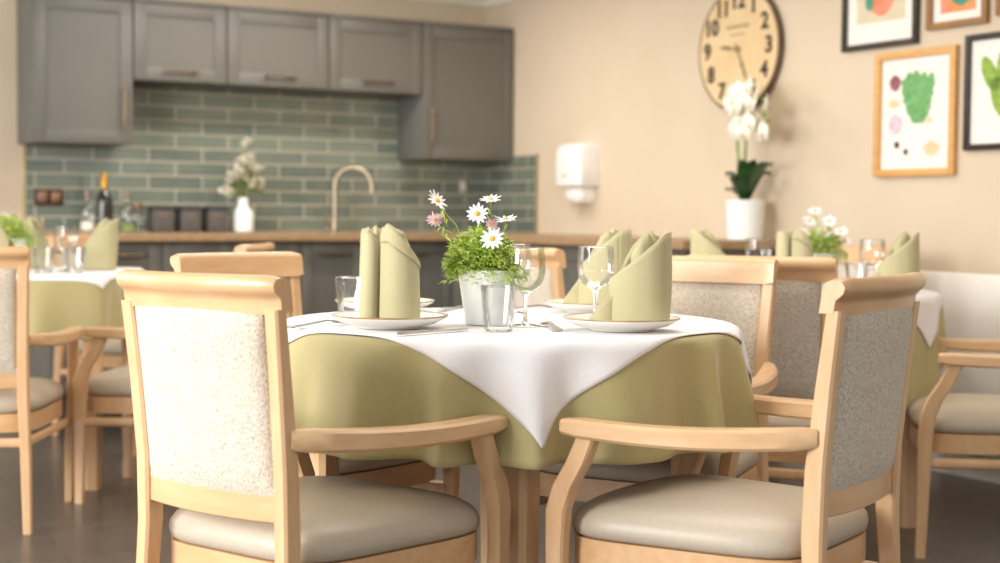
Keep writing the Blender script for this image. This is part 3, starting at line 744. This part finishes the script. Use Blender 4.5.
place(NL, False, (.99, 5.06, TOP), R(12), 'sage napkin in the middle of the right-hand table, left of its plant', g3)
place(NR, False, (1.315, 4.95, TOP), R(0), 'sage napkin rightmost on the right-hand table, above the near chair rail', g3)

def make_wine():
    th = thing('wine_glass', 'x', 'glass', group='wine glasses')
    s = S().lathe([(.017, .078), (.03, .086), (.041, .105), (.0445, .125), (.0435, .15), (.041, .174)], 40); build('bowl', s, W['glass'], th, 80)
    s = S().lathe([(.0408, .1732), (.0418, .1742), (.0408, .1755), (.0398, .1742), (.0408, .1732)], 40); build('rim', s, W['solid'], th, 80)
    s = S().lathe([(.017, .0785), (.009, .072), (.0048, .06), (.0042, .03), (.006, .010), (.014, .005)], 20); build('stem', s, W['solid'], th, 80)
    s = S().lathe([(.001, .006), (.014, .0052), (.034, .0016), (.036, .0008), (.034, 0), (.001, 0)], 40); build('foot', s, W['solid'], th, 80); return th
WG = make_wine()
def make_tumbler():
    th = thing('glass_tumbler', 'x', 'glass', group='water tumblers')
    fl = lambda a, z: 1 - (.05*abs(sin(5*a)) if z < .058 else .05*abs(sin(5*a))*max(0, 1-(z-.058)/.012))
    s = S().lathe([(.028, 0), (.0305, .004), (.034, .03), (.0365, .055), (.0375, .066), (.040, .096)], 80, mod=fl); build('body', s, W['glass'], th, 50)
    s = S().lathe([(.0395, .094), (.038, .096), (.035, .066), (.031, .03), (.026, .012), (.001, .011)], 80); build('inner_wall', s, W['glass'], th, 60)
    s = S().lathe([(.0392, .0945), (.0404, .0958), (.0392, .0972), (.038, .0958), (.0392, .0945)], 48); build('rim', s, W['solid'], th, 80)
    s = S().lathe([(.001, 0), (.028, 0), (.027, .010), (.001, .0105)], 40); build('thick_base', s, W['solid'], th, 60); return th
TG = make_tumbler()
def put(o, first, loc, label, rz=0):
    if first: o.location = loc; o['label'] = label; o.rotation_euler = (0, 0, rz); return o
    return dup(o, loc, rz, label)
put(TG, True, (-.002, 3.205, TOP), 'ribbed water tumbler in front of the flower pot')
put(TG, False, (-.355, 3.585, TOP), 'water tumbler left of the front left napkin', .3)
put(TG, False, (-1.705, 5.60, T2), 'water tumbler on the left-hand table, nearest the chair cut by the edge', .2)
put(TG, False, (-1.605, 5.66, T2), 'water tumbler on the left-hand table, beside its right-hand napkin', .5)
put(TG, False, (1.185, 4.98, TOP), 'water tumbler on the right-hand table, below its flowers', .7)
put(WG, True, (.057, 3.345, TOP), 'wine glass beside the flower pot, right of the tumbler')
put(WG, False, (.034, 3.78, TOP), 'wine glass behind the flower pot, overlapped by a nearer glass')
put(WG, False, (.226, 3.545, TOP), 'wine glass in front of the two right-hand napkins')
put(WG, False, (-1.665, 5.76, T2), 'wine glass on the left-hand table, between its two tumblers')
put(WG, False, (.877, 5.10, TOP), 'wine glass on the right-hand table, between its two left napkins')
put(WG, False, (1.255, 5.06, TOP), 'wine glass on the right-hand table, left of its right-hand napkin')

def knife():
    th = thing('table_knife', 'x', 'knife', group='knives on the main table'); s = S()
    s.loft([[(x-w, y, .002), (x+w, y, .002), (x+w, y, .002+t), (x-w, y, .002+t)] for x, y, w, t in ((0, -.11, .005, .004), (0, -.105, .008, .006), (0, -.03, .0055, .005), (0, -.012, .005, .004))]); build('handle', s, W['steel'], th)
    s = S().prism([(-.005, -.012), (.005, -.012), (.009, .01), (.010, .07), (.005, .10), (-.006, .112), (-.006, .0)], .002, .0036); build('blade', s, W['steel'], th); return th
def fork():
    th = thing('table_fork', 'x', 'fork', group='forks on the main table'); s = S()
    s.loft([[(x-w, y, z), (x+w, y, z), (x+w, y, z+.003), (x-w, y, z+.003)] for x, y, w, z in ((0, -.1, .006, .001), (0, -.095, .0105, .001), (0, -.04, .006, .005), (0, .02, .0035, .010), (0, .045, .010, .007), (0, .055, .0115, .003))]); build('handle', s, W['steel'], th)
    for k in range(4):
        x = -.009+.006*k; build('tine', S().loft([[(x-w, y, z), (x+w, y, z), (x+w, y, z+.002), (x-w, y, z+.002)] for y, z, w in ((.053, .003, .0022), (.075, .001, .002), (.097, .004, .0012))]), W['steel'], th)
    return th
KN = knife(); FK = fork()
put(FK, True, (.112, 3.30, TOP), 'steel fork between the tumbler and the front right plate', R(8))
put(FK, False, (-.395, 3.30, TOP), 'steel fork at the left of the front left plate', R(-35))
put(FK, False, (.085, 3.93, TOP), 'steel fork left of the back right plate', R(-55))
put(KN, True, (-.135, 3.135, TOP), 'steel knife in front of the front left plate', R(-40))
put(KN, False, (-.125, 3.93, TOP), 'steel knife behind the flower pot on its left', R(-14))

# ------------------------------------------------------------------ daisy pots
def daisy(th, pos, yaw, pitch, sc, pm, n=13):
    M = T(*pos) @ RZ(yaw) @ RX(pitch) @ Matrix.Scale(sc, 4); s = S()
    for k in range(n):
        L = .0255*random.uniform(.88, 1.1); r = petal_shape(L-.004, .0036, random.uniform(-.15, .35), 4)
        s.loft([[(x+.004, y, z) for x, y, z in ring] for ring in r], False, False, M @ RZ(2*pi*k/n+random.uniform(-.06, .06)))
    o = build('flower', s, pm, th, 60)
    build('flower_centre', S().ball((0, 0, .001), (.0065, .0065, .004), M, 10, 6), W['yellow'], o)
def make_daisy(name, label, loc, flowers, lo, wide, cols, nleaf=900, rz=0):
    th = thing(name, label, 'plant', loc, rz)
    s = S().lathe([(.046, 0), (.048, .003), (.0655, .116), (.067, .119), (.0675, .123), (.065, .124), (.063, .118), (.0615, .10)], 48, cap=False); s.lathe([(.001, .001), (.047, .001)], 24); build('pot', s, W['pot'], th, 50)
    build('soil', S().lathe([(.001, .113), (.0625, .110)], 24), W['soil'], th)
    lf = S(); st = S()
    for k in range(nleaf):
        a = random.uniform(0, 2*pi); q = sqrt(random.random()); zz = random.random()
        cx = .066*q*cos(a)*wide-.011; cy = .066*q*sin(a); top = .218-.055*q*q; bot = .115+.02*(1-q)-(.02*q*q)
        c = (cx, cy, bot+(top-bot)*zz)
        M0 = T(*c) @ RZ(a+random.uniform(-1.1, 1.1)) @ RY(-random.uniform(-.45, .8)) @ RX(random.uniform(-.6, .6))
        for sp in (-.6, 0, .6):
            L = random.uniform(.013, .026)*(1 if sp == 0 else .8); w = random.uniform(.0014, .0024)
            lf.add([(0, -w*.4, 0), (L*.5, -w, L*.06), (L, 0, -L*.1), (L*.5, w, L*.06), (0, w*.4, 0)], [(0, 1, 3, 4), (1, 2, 3)], M0 @ RZ(sp))
    for k in range(46):                           # drooping sprays over the rim
        a = random.uniform(-1.2, .2) if k < 30 else random.uniform(2.4, 3.9)
        for q in range(7):
            r = .058+.016*sin(q*.45); c = (r*cos(a)*wide+random.uniform(-.004, .004), r*sin(a), .14-q*random.uniform(.004, .010)*(1 if k < 30 else .15))
            L = random.uniform(.014, .024); w = .002
            M = T(*c) @ RZ(a+random.uniform(-1, 1)) @ RY(random.uniform(-.5, .9))
            lf.add([(0, -w*.4, 0), (L*.5, -w, L*.06), (L, 0, -L*.06), (L*.5, w, L*.06), (0, w*.4, 0)], [(0, 1, 3, 4), (1, 2, 3)], M)
    for (x, y, z, yw, pt, sc, pm) in flowers:
        b = (x*.35, y*.4, .15); mid = ((x+b[0])/2+.006, (y+b[1])/2, (z+.15)/2+.01)
        st.tube([b, mid, (x*.97, y, z-.012), (x, y, z-.001)], .0012, 5)
        for q in range(14):                        # slim leaves up the flower stalk
            t = q/14; p = [b[i]+(([x, y, z-.02][i])-b[i])*(.25+.72*t) for i in range(3)]
            L = random.uniform(.015, .03); w = .0019; M = T(*p) @ RZ(random.uniform(0, 6.3)) @ RY(-random.uniform(.2, 1.2))
            lf.add([(0, -w*.4, 0), (L*.5, -w, L*.06), (L, 0, -L*.06), (L*.5, w, L*.06), (0, w*.4, 0)], [(0, 1, 3, 4), (1, 2, 3)], M)
    build('foliage', lf, W['leaf'], th, 0); build('stem', st, W['stem'], th)
    for (x, y, z, yw, pt, sc, pm) in flowers: daisy(th, (x, y, z), yw, pt, sc, W[pm])
    return th
FL = [(-.113, 0, .279, .9, .85, 1.05, 'petal'), (-.118, -.01, .236, .2, -1.0, .8, 'petalp'), (.007, .01, .283, 0, .35, 1.0, 'petal'), (-.023, -.02, .25, 0, 1.15, 1.08, 'petal'),
      (.012, -.08, .195, -.2, 1.15, 1.08, 'petal'), (.042, 0, .238, -.2, .3, 1.0, 'petal'), (.010, 0, .226, .5, 1.0, .75, 'petalp')]
make_daisy('potted_daisies', 'white tapered pot of white daisies in the middle of the main table', (-.03, 3.395, TOP), FL, 0, 1.2, None, 1500)
FL3 = [(-.045, 0, .235, .2, .7, 1.1, 'petal'), (0, -.03, .195, 0, .8, 1.2, 'petal'), (-.025, 0, .27, 0, .5, 1.1, 'petal'), (.02, -.02, .235, -.2, .8, 1.1, 'petal'), (-.07, -.02, .195, .4, .8, 1.0, 'petal'), (.06, -.02, .20, -.3, .7, 1.1, 'petal'), (.08, 0, .165, -.3, .7, 1.0, 'petal')]
make_daisy('potted_flowers', 'pot of white flowers on the right-hand table', (1.125, 5.25, TOP), FL3, 0, 1.1, None, 900)
make_daisy('potted_greenery', 'pot of bright green leaves at the left edge, on the left-hand table', (-1.905, 5.83, T2), [(-.02, 0, .215, 0, .4, .8, 'petal')], 0, 1.2, None, 900, rz=1)

# ------------------------------------------------------------------ lights
def area(name, loc, target, sx, sy, power, col):
    l = bpy.data.lights.new(name, 'AREA'); l.shape = 'RECTANGLE'; l.size = sx; l.size_y = sy; l.energy = power; l.color = col
    o = bpy.data.objects.new(name, l); COL.objects.link(o); o.location = loc
    o.rotation_euler = (Vector(target)-Vector(loc)).to_track_quat('-Z', 'Y').to_euler(); return o
area('window_light_near', (-3.6, .8, 1.75), (.2, 3.6, .7), 2.2, 1.7, 240, (1, .985, .96))
area('window_light_far', (-4.6, 4.6, 1.6), (1.2, 5.4, 1.0), 2.4, 1.5, 50, (1, .985, .96))
c = kw(.85, 1.2, CEIL-.03); area('ceiling_light_kitchen', c, (c.x, c.y, 0), .3, 1.7, 30, (1, .93, .84)).rotation_euler = (0, 0, RK+pi/2)
c = kw(.7, 2.9, CEIL-.03); area('fill_light_aisle', c, (c.x, c.y, 0), .6, 2.0, 20, (1, .95, .88)).rotation_euler = (0, 0, RK+pi/2)  # added fill that brightens the base cabinet fronts, not a fitting of the room
area('ceiling_light_dining', (.5, 3.9, CEIL-.03), (.5, 3.9, 0), 1.6, 1.6, 26, (1, .94, .86))
w = bpy.data.worlds.new('World'); scn.world = w; w.use_nodes = True
bg = w.node_tree.nodes['Background']; bg.inputs['Color'].default_value = (1, .98, .95, 1); bg.inputs['Strength'].default_value = .72

# ------------------------------------------------------------------ camera
F_PX = 1500; HOR = 215; ROLL = .008; HC = 1.015
pitch = math.atan((281.5-HOR)/F_PX)
cd = bpy.data.cameras.new('Camera'); cam = bpy.data.objects.new('Camera', cd); COL.objects.link(cam); scn.camera = cam
cd.sensor_width = 36; cd.lens = 36*F_PX/1000; cd.sensor_fit = 'HORIZONTAL'; cd.clip_start = .05
cam.location = (0, 0, HC)
cam.rotation_euler = (Matrix.Rotation(pi/2-pitch, 3, 'X') @ Matrix.Rotation(ROLL, 3, 'Z')).to_euler()
cd.dof.use_dof = True; cd.dof.focus_distance = 3.2; cd.dof.aperture_fstop = 2.6

scn.view_settings.view_transform = 'Standard'; scn.view_settings.look = 'None'; scn.view_settings.gamma = 1; scn.view_settings.use_curve_mapping = False
scn.view_settings.exposure = .2
scn.cycles.max_bounces = 8; scn.cycles.transparent_max_bounces = 16; scn.cycles.use_denoising = True
